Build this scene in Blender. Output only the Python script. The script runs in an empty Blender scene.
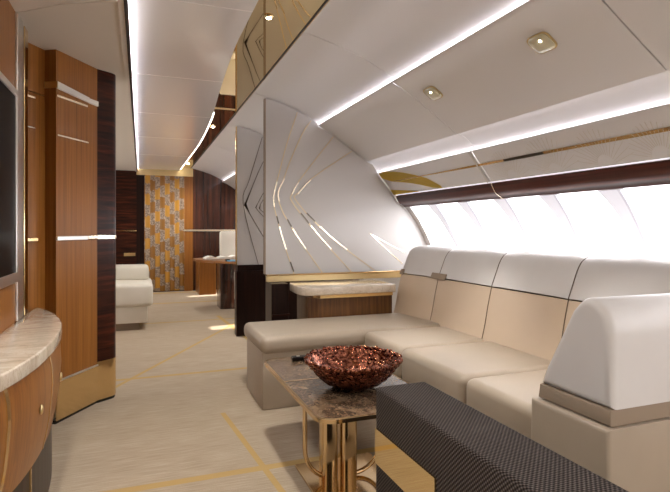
import bpy, bmesh, math, random
from mathutils import Vector, Matrix
random.seed(7)
sc = bpy.context.scene
COL = sc.collection
R = math.radians

# ------------------------------------------------------------------ camera
cam_d = bpy.data.cameras.new('camera')
cam = bpy.data.objects.new('camera', cam_d)
COL.objects.link(cam)
cam.location = (0, 0, 1.2)
cam.rotation_euler = (R(90), 0, -R(20.6047))
cam_d.sensor_fit = 'HORIZONTAL'
cam_d.sensor_width = 36
cam_d.lens = 516.0 / 670 * 36
cam_d.shift_y = -16.5 / 670
cam_d.clip_start = 0.02
sc.camera = cam

# ------------------------------------------------------------------ light and exposure
sc.view_settings.view_transform = 'Standard'
sc.view_settings.look = 'None'
sc.view_settings.gamma = 1
sc.view_settings.exposure = 0.45
SHADE_GLOW = 5.0      # daylight coming through the window shades
LED_GLOW = 15.0
SPOT_W = 45
CEIL_W = 85
w = bpy.data.worlds.new('daylight')
sc.world = w
w.use_nodes = True
w.node_tree.nodes['Background'].inputs[0].default_value = (0.85, 0.93, 1, 1)
w.node_tree.nodes['Background'].inputs[1].default_value = 1.5
sd = bpy.data.lights.new('sun', 'SUN')
sd.energy = 9
sd.angle = R(1.0)
sd.color = (1, 0.96, 0.88)
so = bpy.data.objects.new('sun', sd)
COL.objects.link(so)
so.location = (8, 7, 6)
so.rotation_euler = Vector((-1, -0.16, -0.80)).to_track_quat('-Z', 'Y').to_euler()
try:
    sc.cycles.max_bounces = 10
    sc.cycles.diffuse_bounces = 6
    sc.cycles.glossy_bounces = 6
    sc.cycles.sample_clamp_indirect = 4
    sc.cycles.caustics_reflective = False
    sc.cycles.caustics_refractive = False
except Exception:
    pass

# ------------------------------------------------------------------ materials
def lin(h):
    h = h.lstrip('#')
    o = []
    for i in (0, 2, 4):
        c = int(h[i:i + 2], 16) / 255
        o.append(c / 12.92 if c <= 0.04045 else ((c + 0.055) / 1.055) ** 2.4)
    return (*o, 1)

class NT:
    def __init__(s, name, color='#888888', rough=0.5, metal=0.0, coat=0.0, spec=0.5, coat_rough=0.03):
        s.m = bpy.data.materials.new(name)
        s.m.use_nodes = True
        s.t = s.m.node_tree
        s.b = s.t.nodes['Principled BSDF']
        s.b.inputs['Base Color'].default_value = lin(color)
        s.b.inputs['Roughness'].default_value = rough
        s.b.inputs['Metallic'].default_value = metal
        s.b.inputs['Specular IOR Level'].default_value = spec
        s.b.inputs['Coat Weight'].default_value = coat
        s.b.inputs['Coat Roughness'].default_value = coat_rough
    def n(s, typ, **kw):
        nd = s.t.nodes.new(typ)
        for k, v in kw.items():
            setattr(nd, k, v)
        return nd
    def ln(s, a, b):
        s.t.links.new(a, b)
    def coord(s, scale=(1, 1, 1), loc=(0, 0, 0), rot=(0, 0, 0)):
        tc = s.n('ShaderNodeTexCoord')
        mp = s.n('ShaderNodeMapping')
        mp.inputs['Scale'].default_value = scale
        mp.inputs['Location'].default_value = loc
        mp.inputs['Rotation'].default_value = rot
        s.ln(tc.outputs['Object'], mp.inputs['Vector'])
        return mp.outputs['Vector']
    def noise(s, vec, scale=5, detail=4, rough=0.55, dist=0.0):
        nd = s.n('ShaderNodeTexNoise')
        s.ln(vec, nd.inputs['Vector'])
        nd.inputs['Scale'].default_value = scale
        nd.inputs['Detail'].default_value = detail
        nd.inputs['Roughness'].default_value = rough
        nd.inputs['Distortion'].default_value = dist
        return nd.outputs['Fac']
    def ramp(s, fac, stops):
        r = s.n('ShaderNodeValToRGB')
        e = r.color_ramp.elements
        while len(e) < len(stops):
            e.new(0.5)
        for i, (p, c) in enumerate(stops):
            e[i].position = p
            e[i].color = lin(c) if isinstance(c, str) else c
        s.ln(fac, r.inputs['Fac'])
        return r.outputs['Color']
    def math(s, op, a, b=None, c=None):
        nd = s.n('ShaderNodeMath', operation=op)
        for i, v in enumerate((a, b, c)):
            if v is None:
                continue
            if isinstance(v, (int, float)):
                nd.inputs[i].default_value = v
            else:
                s.ln(v, nd.inputs[i])
        return nd.outputs[0]
    def mix(s, fac, a, b):
        nd = s.n('ShaderNodeMix', data_type='RGBA')
        if isinstance(fac, (int, float)):
            nd.inputs['Factor'].default_value = fac
        else:
            s.ln(fac, nd.inputs['Factor'])
        for v, i in ((a, 6), (b, 7)):
            if isinstance(v, str):
                nd.inputs[i].default_value = lin(v)
            else:
                s.ln(v, nd.inputs[i])
        return nd.outputs[2]
    def base(s, c):
        s.ln(c, s.b.inputs['Base Color'])
    def bump(s, h, strength=0.3, dist=0.01):
        bp = s.n('ShaderNodeBump')
        bp.inputs['Strength'].default_value = strength
        bp.inputs['Distance'].default_value = dist
        s.ln(h, bp.inputs['Height'])
        s.ln(bp.outputs['Normal'], s.b.inputs['Normal'])

def plain(name, color, rough=0.5, metal=0.0, **k):
    return NT(name, color, rough, metal, **k).m

def wood(name, c1, c2, c3, scale, rough=0.35, coat=0.3, stops=(0.3, 0.5, 0.72), spec=0.3):
    t = NT(name, c2, rough, coat=coat, spec=spec)
    v = t.coord(scale)
    f = t.noise(v, 1.0, 6, 0.6, 0.4)
    t.base(t.ramp(f, [(stops[0], c1), (stops[1], c2), (stops[2], c3)]))
    return t.m

def glow(name, color, strength):
    t = NT(name, '#ffffff', 0.6)
    t.b.inputs['Emission Color'].default_value = lin(color)
    t.b.inputs['Emission Strength'].default_value = strength
    return t.m

M = {}
M['lacquer'] = plain('side_panel_lacquer', '#dfdcd9', 0.34, coat=0.1, coat_rough=0.15)
M['ceiling_gloss'] = plain('glossy_ceiling_lacquer', '#f0ece8', 0.16, spec=0.9, coat=0.6, coat_rough=0.03)
M['ceiling_matte'] = plain('cream_ceiling', '#e0d8cb', 0.6)
M['divider'] = plain('divider_lacquer', '#c2beba', 0.35, coat=0.15, coat_rough=0.04, spec=0.2)
M['gold'] = plain('polished_gold', '#e6c894', 0.12, 1.0)
M['gold_mirror'] = plain('gold_mirror', '#efd6a2', 0.02, 1.0)
M['gold_satin'] = plain('satin_gold', '#dcc594', 0.3, 1.0)
M['brass'] = plain('champagne_brass', '#dcc197', 0.1, 1.0)
M['chrome'] = plain('chrome', '#eceae6', 0.28, 1.0)
M['pale_inlay'] = plain('pale_metal_inlay', '#fff4dc', 0.25, 1.0)
M['dark_inlay'] = plain('dark_metal_inlay', '#6b6358', 0.3, 0.9)
M['gold_paint'] = plain('gold_ribbon_paint', '#e0c23e', 0.4, 0.0)
M['wood'] = wood('honey_teak_veneer', '#74461a', '#875422', '#95622b', (70, 70, 1.2), 0.36, 0.1)
M['ebony'] = wood('ebony_crosscut_veneer', '#1d100c', '#34190f', '#5e2c1b', (2.2, 2.2, 26), 0.3, 0.0, (0.36, 0.52, 0.74), 0.15)
M['ebony_v'] = wood('ebony_upright_veneer', '#26140e', '#3d2016', '#6a3722', (11, 11, 0.5), 0.25, 0.5, (0.36, 0.52, 0.72))
M['ebony_dark'] = wood('dark_ebony', '#150c0a', '#20120e', '#2c1812', (40, 40, 1.5), 0.3, 0.0, (0.3, 0.5, 0.72), 0.15)
M['ebony_long'] = wood('ebony_long_grain', '#2a130c', '#47211a', '#5f2d20', (30, 0.5, 30), 0.3, 0.0, (0.3, 0.5, 0.72), 0.3)
M['walnut'] = wood('walnut_veneer', '#4a2c18', '#63401f', '#7a532c', (40, 40, 1.6), 0.35, 0.3)
M['leather'] = None
def leather(name, c, c2, rough=0.42):
    t = NT(name, c, rough, spec=0.45)
    v = t.coord()
    f = t.noise(v, 3, 3)
    t.base(t.ramp(f, [(0.35, c), (0.7, c2)]))
    t.bump(t.noise(v, 220, 3), 0.06, 0.002)
    return t.m
M['leather'] = leather('beige_leather', '#a39583', '#ab9c8a')
M['leather_back'] = leather('tan_back_leather', '#c2ad94', '#c7b29a')
M['leather_white'] = leather('pale_leather', '#c8c3bf', '#cecac6')
M['leather_ivory'] = leather('ivory_leather', '#dcd6c8', '#e2dccf')
M['taupe'] = plain('taupe_suede', '#8d7c69', 0.8)
M['seam'] = plain('dark_seam', '#5c4a3a', 0.8)
M['screen'] = plain('black_screen', '#040404', 0.3, spec=0.03)
M['black'] = plain('black_plastic', '#0c0b0b', 0.25)
M['dark_gap'] = plain('shadow_gap', '#3a3531', 0.8)
M['shade'] = glow('backlit_window_shade', '#fbfaff', SHADE_GLOW)
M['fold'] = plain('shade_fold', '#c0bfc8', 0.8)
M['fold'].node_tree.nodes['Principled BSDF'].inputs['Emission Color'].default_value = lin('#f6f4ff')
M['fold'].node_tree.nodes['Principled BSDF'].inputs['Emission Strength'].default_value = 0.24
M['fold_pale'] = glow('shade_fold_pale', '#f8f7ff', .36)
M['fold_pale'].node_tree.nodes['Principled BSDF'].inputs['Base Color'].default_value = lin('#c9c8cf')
M['led'] = glow('cool_led', '#f2f1ff', LED_GLOW)
M['led_rim'] = glow('rim_led', '#fff6ea', 6)
M['led_low'] = glow('lower_led', '#f2f1ff', LED_GLOW * .6)
M['led_edge'] = glow('ceiling_edge_led', '#f6f2ff', LED_GLOW * 6)
M['led_soft'] = glow('soft_led', '#f6f3ff', .7)
M['lamp'] = glow('lamp_glow', '#fff2da', 40)
M['glass_lamp'] = plain('frosted_lamp_glass', '#cfc9ad', 0.12, coat=0.6)
M['paper'] = plain('paper', '#e8e2d6', 0.7)
M['blue'] = plain('blue_cover', '#5f9fc4', 0.4)
M['fan'] = plain('pale_fan_paint', '#c9bfae', 0.4)
M['wall'] = plain('warm_white_wall', '#d8d2ca', 0.6)

def marble(name, stops, vein, scale, rough=0.08, coat=0.6, stretch=(1, 1, 1)):
    t = NT(name, stops[1][1], rough, coat=coat)
    v = t.coord(stretch)
    f = t.noise(v, scale, 8, 0.65, 1.2)
    c = t.ramp(f, stops)
    g = t.noise(v, scale * 1.4, 5, 0.6, 2.5)
    d = t.math('ABSOLUTE', t.math('SUBTRACT', g, 0.5))
    k = t.math('LESS_THAN', d, 0.012)
    k = t.math('MULTIPLY', k, 0.45)
    t.base(t.mix(k, c, vein))
    return t.m
M['marble_brown'] = marble('brown_marble', [(0.3, '#33241b'), (0.5, '#5a4534'), (0.72, '#8a745c')], '#b29c80', 9, 0.16, 0.1)
M['travertine'] = marble('travertine', [(0.3, '#b09f8b'), (0.5, '#c7b8a5'), (0.7, '#d8ccba')], '#9a8872', 2.2, 0.15, 0.4, (2.0, 6, 2))

# carpet: beige ribbed weave with golden lines
def carpet():
    t = NT('carpet_weave', '#b8a890', 0.95, spec=0.1)
    v = t.coord()
    a = t.noise(t.coord((6, 120, 1)), 1, 4, 0.6)
    b = t.noise(v, 240, 2)
    big = t.noise(t.coord((0.5, 5, 1)), 1, 3)
    f = t.math('ADD', t.math('MULTIPLY', a, 0.5), t.math('ADD', t.math('MULTIPLY', b, 0.3), t.math('MULTIPLY', big, 0.10)))
    c = t.ramp(f, [(0.30, '#958470'), (0.45, '#ab9a85'), (0.60, '#bdae9a')])
    sx = t.n('ShaderNodeSeparateXYZ')
    t.ln(v, sx.inputs[0])
    X, Y = sx.outputs[0], sx.outputs[1]
    mask = None
    def seg(p, q, wd):
        nonlocal mask
        dx, dy = q[0] - p[0], q[1] - p[1]
        L = math.hypot(dx, dy)
        ux, uy = dx / L, dy / L
        al = t.math('ADD', t.math('MULTIPLY', X, ux), t.math('MULTIPLY_ADD', Y, uy, -(p[0] * ux + p[1] * uy)))
        ac = t.math('ADD', t.math('MULTIPLY', X, -uy), t.math('MULTIPLY_ADD', Y, ux, p[0] * uy - p[1] * ux))
        m = t.math('LESS_THAN', t.math('ABSOLUTE', ac), wd / 2)
        m = t.math('MULTIPLY', m, t.math('LESS_THAN', t.math('ABSOLUTE', t.math('SUBTRACT', al, L / 2)), L / 2))
        mask = m if mask is None else t.math('MAXIMUM', mask, m)
    seg((-2, 2.56), (2.6, 2.56), 0.055)
    seg((-2, 4.455), (2.6, 4.455), 0.05)
    seg((-0.30, 4.05), (1.25, 6.86), 0.035)
    seg((0.50, 3.42), (0.66, 1.7), 0.032)
    seg((1.00, 7.3), (1.10, 5.6), 0.05)
    seg((-2, 8.83), (2.6, 8.83), 0.09)
    seg((-2, 10.25), (2.6, 10.25), 0.16)
    seg((-2, 7.0), (2.6, 7.0), 0.05)
    seg((-2, 0.75), (2.6, 0.75), 0.055)
    t.base(t.mix(t.math('MULTIPLY', mask, 0.8), c, '#b8975a'))
    t.bump(t.math('ADD', a, b), 0.35, 0.004)
    return t.m
M['carpet'] = carpet()

# woven ottoman fabric
def weave():
    t = NT('woven_dark_fabric', '#3a332f', 0.85, spec=0.15)
    v = t.coord()
    sx = t.n('ShaderNodeSeparateXYZ')
    t.ln(v, sx.inputs[0])
    p = 2 * math.pi / 0.014
    def s(a, b):   # product weave on a plane
        return t.math('MULTIPLY', t.math('SINE', t.math('MULTIPLY', a, p)), t.math('SINE', t.math('MULTIPLY', b, p)))
    zx = t.math('ADD', sx.outputs[0], sx.outputs[2])
    f = s(zx, sx.outputs[1])
    f = t.math('MULTIPLY_ADD', f, 0.5, 0.5)
    t.base(t.ramp(f, [(0.15, '#1f1a18'), (0.5, '#352e2a'), (0.85, '#5a514c')]))
    t.bump(f, 0.7, 0.006)
    return t.m
M['weave'] = weave()

# gold and silver leaf panel at the far end
def leaf_panel():
    t = NT('gold_silver_leaf', '#b5882f', 0.35, 0.25)
    v = t.coord()
    sx = t.n('ShaderNodeSeparateXYZ')
    t.ln(v, sx.inputs[0])
    col = t.math('FLOOR', t.math('MULTIPLY', sx.outputs[0], 11.2))
    ph = t.math('MULTIPLY', col, 0.38)
    z = t.math('MULTIPLY', sx.outputs[2], 2.35)
    nz = t.math('MULTIPLY', t.noise(v, 14, 3), 0.3)
    k = t.math('FRACT', t.math('ADD', t.math('ADD', z, ph), nz))
    sil = t.math('LESS_THAN', k, 0.52)
    mott = t.noise(v, 45, 4, 0.7)
    silver = t.ramp(mott, [(0.36, '#665241'), (0.5, '#8f7b67'), (0.66, '#b5a391')])
    alt = t.math('FRACT', t.math('MULTIPLY', col, 0.5))
    gold = t.mix(t.math('GREATER_THAN', alt, 0.25), '#b5822f', '#8a5e24')
    t.base(t.mix(sil, gold, silver))
    return t.m
M['leaf'] = leaf_panel()

def copper_scales():
    t = NT('copper_scales', '#8a4a36', 0.16, 1.0)
    f = t.noise(t.coord(), 60, 2)
    t.base(t.ramp(f, [(0.35, '#4e2a20'), (0.5, '#7d4a39'), (0.7, '#a97158')]))
    return t.m
M['copper'] = copper_scales()

# ------------------------------------------------------------------ mesh helpers
WL = {}     # world origin of each object

def tag(o, label=None, cat=None, group=None, kind=None):
    if label: o['label'] = label
    if cat: o['category'] = cat
    if group: o['group'] = group
    if kind: o['kind'] = kind
    return o

def thing(name, loc, label, cat, group=None):
    o = bpy.data.objects.new(name, None)
    COL.objects.link(o)
    o.empty_display_size = 0.1
    o.location = loc
    WL[o] = Vector(loc)
    return tag(o, label, cat, group)

def obj(name, bm, mat, parent=None, smooth=False, angle=35):
    bmesh.ops.recalc_face_normals(bm, faces=bm.faces[:])
    org = WL[parent] if parent is not None else None
    if org is None:     # a thing of one mesh: origin at its base
        vs = [v.co for v in bm.verts]
        org = Vector((sum(v.x for v in vs) / len(vs), sum(v.y for v in vs) / len(vs), min(v.z for v in vs)))
    bmesh.ops.translate(bm, verts=bm.verts[:], vec=-org)
    me = bpy.data.meshes.new(name)
    bm.to_mesh(me)
    bm.free()
    me.materials.append(mat)
    if smooth:
        me.polygons.foreach_set('use_smooth', [True] * len(me.polygons))
        try:
            me.set_sharp_from_angle(angle=R(angle))
        except Exception:
            pass
    o = bpy.data.objects.new(name, me)
    COL.objects.link(o)
    WL[o] = org
    if parent is None:
        o.location = org
    else:
        o.parent = parent
    return o

def struct(name, bm, mat, smooth=False, parent=None, angle=35):
    # setting: materials use object space, so keep the world origin
    WL['w'] = Vector((0, 0, 0))
    if parent is None:
        o = obj(name, bm, mat, 'w_', smooth, angle) if False else _abs(name, bm, mat, smooth, angle)
        o['kind'] = 'structure'
    else:
        o = obj(name, bm, mat, parent, smooth, angle)
    return o

def _abs(name, bm, mat, smooth, angle):
    bmesh.ops.recalc_face_normals(bm, faces=bm.faces[:])
    me = bpy.data.meshes.new(name)
    bm.to_mesh(me)
    bm.free()
    me.materials.append(mat)
    if smooth:
        me.polygons.foreach_set('use_smooth', [True] * len(me.polygons))
        try:
            me.set_sharp_from_angle(angle=R(angle))
        except Exception:
            pass
    o = bpy.data.objects.new(name, me)
    COL.objects.link(o)
    WL[o] = Vector((0, 0, 0))
    return o

def box(x0, x1, y0, y1, z0, z1, bevel=0.0, seg=2, bm=None):
    b = bmesh.new()
    r = bmesh.ops.create_cube(b, size=1)
    for v in b.verts:
        v.co = Vector((x0 + (v.co.x + .5) * (x1 - x0), y0 + (v.co.y + .5) * (y1 - y0), z0 + (v.co.z + .5) * (z1 - z0)))
    if bevel:
        bmesh.ops.bevel(b, geom=b.edges[:], offset=bevel, segments=seg, profile=0.5, affect='EDGES')
    return join(bm, b)

def join(bm, b):
    if bm is None:
        return b
    me = bpy.data.meshes.new('tmp')
    b.to_mesh(me)
    b.free()
    bm.from_mesh(me)
    bpy.data.meshes.remove(me)
    return bm

def prism(poly, axis, a0, a1, bm=None, bevel=0.0, seg=2, bevel_all=False):
    """extrude a closed 2-D outline along an axis: 'y' -> (x,z), 'x' -> (y,z), 'z' -> (x,y)"""
    b = bmesh.new()
    def P(p, a):
        return {'y': (p[0], a, p[1]), 'x': (a, p[0], p[1]), 'z': (p[0], p[1], a)}[axis]
    A = [b.verts.new(P(p, a0)) for p in poly]
    B = [b.verts.new(P(p, a1)) for p in poly]
    n = len(poly)
    fa = b.faces.new(A)
    fb = b.faces.new(B[::-1])
    for i in range(n):
        b.faces.new((A[i], B[i], B[(i + 1) % n], A[(i + 1) % n]))
    if bevel:
        b.normal_update()
        if bevel_all:
            ed = b.edges[:]
        else:
            ed = [e for f in (fa, fb) for e in f.edges]
        bmesh.ops.bevel(b, geom=list(set(ed)), offset=bevel, segments=seg, profile=0.5, affect='EDGES', clamp_overlap=True)
    return join(bm, b)

def catmull(pts, n=6):
    out = []
    for i in range(len(pts) - 1):
        p0 = pts[max(i - 1, 0)]; p1 = pts[i]; p2 = pts[i + 1]; p3 = pts[min(i + 2, len(pts) - 1)]
        for k in range(n):
            t = k / n
            out.append(tuple(0.5 * (2 * b + (c - a) * t + (2 * a - 5 * b + 4 * c - d) * t * t + (3 * b - a - 3 * c + d) * t ** 3)
                             for a, b, c, d in zip(p0, p1, p2, p3)))
    out.append(tuple(pts[-1]))
    return out

def thick(line, t):
    """closed outline of a polyline thickened to one side (left of travel when t > 0)"""
    off = []
    for i, p in enumerate(line):
        a = line[max(i - 1, 0)]; b = line[min(i + 1, len(line) - 1)]
        dx, dy = b[0] - a[0], b[1] - a[1]
        L = math.hypot(dx, dy) or 1
        off.append((p[0] - dy / L * t, p[1] + dx / L * t))
    return list(line) + off[::-1]

def slab(line, t, y0, y1, bm=None):
    """thickened polyline in x,z swept along y as quads"""
    n = len(line)
    out = thick(line, t)
    top = out[n:][::-1]
    b = bmesh.new()
    def row(y, pts): return [b.verts.new((p[0], y, p[1])) for p in pts]
    A0, A1, B0, B1 = row(y0, line), row(y1, line), row(y0, top), row(y1, top)
    for i in range(n - 1):
        b.faces.new((A0[i], A0[i + 1], A1[i + 1], A1[i]))
        b.faces.new((B0[i], B1[i], B1[i + 1], B0[i + 1]))
        b.faces.new((A0[i], B0[i], B0[i + 1], A0[i + 1]))
        b.faces.new((A1[i], A1[i + 1], B1[i + 1], B1[i]))
    b.faces.new((A0[0], A1[0], B1[0], B0[0]))
    b.faces.new((A0[-1], B0[-1], B1[-1], A1[-1]))
    return join(bm, b)

def tube(path, r, seg=10, bm=None, caps=True):
    b = bmesh.new()
    rings = []
    pts = [Vector(p) for p in path]
    up = None
    for i, p in enumerate(pts):
        d = (pts[min(i + 1, len(pts) - 1)] - pts[max(i - 1, 0)]).normalized()
        if up is None:
            up = d.orthogonal().normalized()
        up = (up - d * up.dot(d)).normalized()
        sd_ = d.cross(up)
        rr = r[i] if isinstance(r, (list, tuple)) else r
        rings.append([b.verts.new(p + (up * math.cos(2 * math.pi * k / seg) + sd_ * math.sin(2 * math.pi * k / seg)) * rr) for k in range(seg)])
    for a, c in zip(rings, rings[1:]):
        for k in range(seg):
            b.faces.new((a[k], a[(k + 1) % seg], c[(k + 1) % seg], c[k]))
    if caps:
        b.faces.new(rings[0][::-1]); b.faces.new(rings[-1])
    return join(bm, b)

def rrect(x0, x1, y0, y1, r, n=5):
    out = []
    for cx, cy, a0 in ((x1 - r, y1 - r, 0), (x0 + r, y1 - r, 90), (x0 + r, y0 + r, 180), (x1 - r, y0 + r, 270)):
        for k in range(n + 1):
            a = R(a0 + 90 * k / n)
            out.append((cx + r * math.cos(a), cy + r * math.sin(a)))
    return out

def cushion(x0, x1, y0, y1, z0, z1, r=0.04, crown=0.015, n=8, bm=None):
    """box with softly crowned top and rounded edges"""
    b = bmesh.new()
    bmesh.ops.create_cube(b, size=1)
    for v in b.verts:
        v.co = Vector((x0 + (v.co.x + .5) * (x1 - x0), y0 + (v.co.y + .5) * (y1 - y0), z0 + (v.co.z + .5) * (z1 - z0)))
    bmesh.ops.bevel(b, geom=b.edges[:], offset=r, segments=5, profile=0.5, affect='EDGES')
    top = [f for f in b.faces if f.normal.z > 0.99]
    b.normal_update()
    top = [f for f in b.faces if f.normal.z > 0.99 and f.calc_center_median().z > z1 - 1e-4]
    ed = list({e for f in top for e in f.edges})
    bmesh.ops.subdivide_edges(b, edges=ed, cuts=n, use_grid_fill=True)
    for v in b.verts:
        if v.co.z > z1 - 1e-4:
            u = abs((v.co.x - (x0 + x1) / 2) / ((x1 - x0) / 2 - r))
            q = abs((v.co.y - (y0 + y1) / 2) / ((y1 - y0) / 2 - r))
            v.co.z += crown * max(0, 1 - min(u, 1) ** 2.5) * max(0, 1 - min(q, 1) ** 2.5)
    return join(bm, b)

def strip(pts, y, wdt, bm=None, d=0.003):
    """narrow inlay lying on a y = const panel, following (x, z) points"""
    return prism(thick([(p[0], p[1]) for p in pts], wdt), 'y', y - d, y + 0.001, bm)

# ------------------------------------------------------------------ the cabin shell
Y0, Y1 = -2.6, 10.5
struct('floor', box(-2.9, 2.95, Y0, Y1 + .6, -0.06, 0), M['carpet'])

SEAMS = [-1.5, 0.0, 1.5, 3.0, 4.5, 6.0, 7.5, 9.0, Y1]
BAYS = list(zip([Y0] + SEAMS[:-1], SEAMS))
P1 = catmull([(.913, 2.40), (1.03, 2.376), (1.287, 2.299), (1.46, 2.220), (1.60, 2.152)], 5)
P2 = catmull([(1.527, 2.164), (1.532, 2.150), (1.643, 2.098), (1.813, 1.985), (2.018, 1.850)], 5)
WB = catmull([(2.008, 1.862), (2.07, 1.838), (2.13, 1.792), (2.19, 1.72)], 4)
P3 = catmull([(2.136, 1.745), (2.142, 1.729), (2.195, 1.665), (2.25, 1.600), (2.298, 1.534)], 4)
for y0, y1 in BAYS:
    g = 0.004
    struct('ceiling_right', slab(P1, 0.012, y0 + g, y1 - g), M['lacquer'], True)
    struct('ceiling_right', slab(P2, 0.012, y0 + g, y1 - g), M['lacquer'], True)
    struct('ceiling_right', slab(WB, 0.010, y0 + g / 2, y1 - g / 2), M['lacquer'], True)
    struct('wall_right', slab(P3, 0.010, y0 + g, y1 - g), M['lacquer'], True)
# dark backing behind the joints
struct('ceiling_right', slab([(p[0] + .01, p[1] + .028) for p in P1[:-2]], 0.01, Y0, Y1), M['dark_gap'], True)
struct('ceiling_right', slab([(p[0] + .04, p[1] + .028) for p in P2[1:]], 0.01, Y0, Y1), M['dark_gap'], True)

# window line: valance and wall
VAL = catmull([(2.308, 1.525), (2.318, 1.500), (2.345, 1.458), (2.385, 1.435), (2.400, 1.420)], 4)
struct('trim_1', prism(VAL + [(2.46, 1.418), (2.46, 1.525)], 'y', Y0, 4.47), M['ebony_long'], True)
WALL = catmull([(2.43, 1.45), (2.56, 1.29), (2.70, 1.035), (2.80, 0.75), (2.84, 0.4), (2.82, 0)], 5)
LOW = [p for p in WALL if p[1] < 0.98]
HIGH = [p for p in WALL if p[1] >= 0.93]
struct('wall_right', slab([(p[0] + .0, p[1]) for p in LOW], 0.02, Y0, Y1), M['wall'], True)
struct('trim_2', slab([(2.306, 1.532), (2.325, 1.531)], 0.004, Y0, 4.47), M['led_soft'])

# shades: each a window of its own with a fold line down its middle
def interp(line, z):
    for a, b in zip(line, line[1:]):
        if (a[1] - z) * (b[1] - z) <= 0:
            t = (z - a[1]) / (b[1] - a[1] or 1)
            return a[0] + (b[0] - a[0]) * t
    return line[-1][0]
k = 0
y = 4.43
while y > -2.4:
    k += 1
    ya, yb = y - 0.467, y
    # saw-tooth: the near edge of a shade stands a little proud
    b = bmesh.new()
    nz = 8
    cols = []
    for yy, dx in ((ya + .004, -0.012), ((ya + yb) / 2, 0.004), (yb - .004, 0.012)):
        cols.append([b.verts.new((p[0] + dx, yy, p[1])) for p in HIGH])
    for c0, c1 in zip(cols, cols[1:]):
        for i in range(len(HIGH) - 1):
            b.faces.new((c0[i], c0[i + 1], c1[i + 1], c1[i]))
    o = struct('window_%d' % k, b, M['shade'], False)
    def fold(y0a, y0b, y1a, y1b, off):
        bb = bmesh.new()
        rr = []
        for i, p in enumerate(HIGH):
            f = i / (len(HIGH) - 1)
            a_, b_ = y0a + (y1a - y0a) * f, y0b + (y1b - y0b) * f
            rr.append([bb.verts.new((p[0] + off, a_, p[1])), bb.verts.new((p[0] + off, b_, p[1])), bb.verts.new((p[0] + off + .004, b_, p[1])), bb.verts.new((p[0] + off + .004, a_, p[1]))])
        for q0, q1 in zip(rr, rr[1:]):
            for j in range(4):
                bb.faces.new((q0[j], q0[(j + 1) % 4], q1[(j + 1) % 4], q1[j]))
        bb.faces.new(rr[0]); bb.faces.new(rr[-1])
        return bb
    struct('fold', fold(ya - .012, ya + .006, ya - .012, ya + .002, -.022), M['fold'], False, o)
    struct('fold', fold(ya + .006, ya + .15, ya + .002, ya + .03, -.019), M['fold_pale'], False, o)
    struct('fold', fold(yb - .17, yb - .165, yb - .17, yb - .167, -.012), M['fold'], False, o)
    y -= 0.467
struct('wall_right', slab([(p[0] - .02, p[1]) for p in HIGH], 0.05, 4.425, 4.53), M['lacquer'], True)
# wall beyond the first divider: piers between open windows
struct('wall_right', slab([p for p in HIGH if p[1] > 1.36], 0.02, 4.5, Y1), M['wall'], True)
struct('window_20', slab(HIGH, 0.01, 4.62, 5.75), M['shade'], True)  # unseen glowing surface added to light the rear partition
struct('window_21', slab(HIGH, 0.01, 8.05, 9.65), M['shade'], True)  # unseen glowing surface added to brighten the far cabin
for a, bq in ((4.5, 4.62), (5.75, 6.55), (7.02, 7.5), (7.97, 8.05), (9.65, 9.75), (10.15, Y1)):
    struct('wall_right', slab(HIGH, 0.02, a, bq), M['wall'], True)
struct('wall_right', slab([(2.296, 1.55)] + VAL + [(2.46, 1.41)], 0.02, 4.53, Y1), M['wall'], True)
struct('wall_right', slab([(2.31, 1.62), (2.37, 1.56), (2.49, 1.44)], -0.02, Y0, Y1), M['wall'])

# gold mirror ceiling and the hanging centre panel
struct('ceiling', box(0.30, 0.925, Y0, Y1, 2.398, 2.42), M['gold_mirror'])
struct('trim_3', box(0.905, 0.915, Y0, Y1, 2.394, 2.40), M['dark_gap'])
EDGE = catmull([(Y0, .545), (2.54, .551), (3.3, .557), (4.33, .611), (5.5, .685), (7.0, .728), (8.5, .72), (9.67, .709), (Y1 - .06, .70)], 6)
CS = [-1.0, 0.35, 1.35, 2.695, 4.06, 5.4, 6.8, 8.4, Y1 - .06]
def edge_at(yv):
    for a, b in zip(EDGE, EDGE[1:]):
        if a[0] <= yv <= b[0]:
            return a[1] + (b[1] - a[1]) * (yv - a[0]) / (b[0] - a[0])
    return EDGE[-1][1]
for a, bq in zip([Y0] + CS[:-1], CS):
    ys = [a + .003 + (bq - a - .006) * i / 10 for i in range(11)]
    poly = [(-.105, ys[0])] + [(edge_at(q), q) for q in ys] + [(-.105, ys[-1])]
    struct('ceiling', prism(poly, 'z', 2.345, 2.375, None, 0.004, 2), M['ceiling_gloss'])
struct('ceiling', box(-0.14, 0.32, Y0, Y1, 2.40, 2.42), M['ceiling_matte'])
# left ceiling with its dark edge
struct('ceiling_left', prism([(-.102, 2.715), (-.102, Y1), (-2.3, Y1), (-2.3, 3.7), (-.57, 3.03), (-.37, 2.86)], 'z', 2.31, 2.335), M['ceiling_matte'])
struct('ceiling_left', prism([(-.102, Y0), (-.102, 2.709), (-.37, 2.854), (-.57, 3.024), (-2.3, 3.69), (-2.3, Y0)], 'z', 2.31, 2.335), M['ceiling_matte'])
struct('trim_8', prism([(-.102, 2.69), (-.102, 2.735), (-.37, 2.88), (-.57, 3.05), (-2.3, 3.72), (-2.3, 3.67), (-.57, 3.0), (-.37, 2.835)], 'z', 2.335, 2.345), M['dark_gap'])
struct('trim_4', box(-0.078, -0.060, Y0, Y1, 2.296, 2.328), M['ebony_dark'])
struct('ceiling_left', box(-0.104, -0.0785, Y0, Y1, 2.300, 2.309), M['ceiling_matte'])
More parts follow.
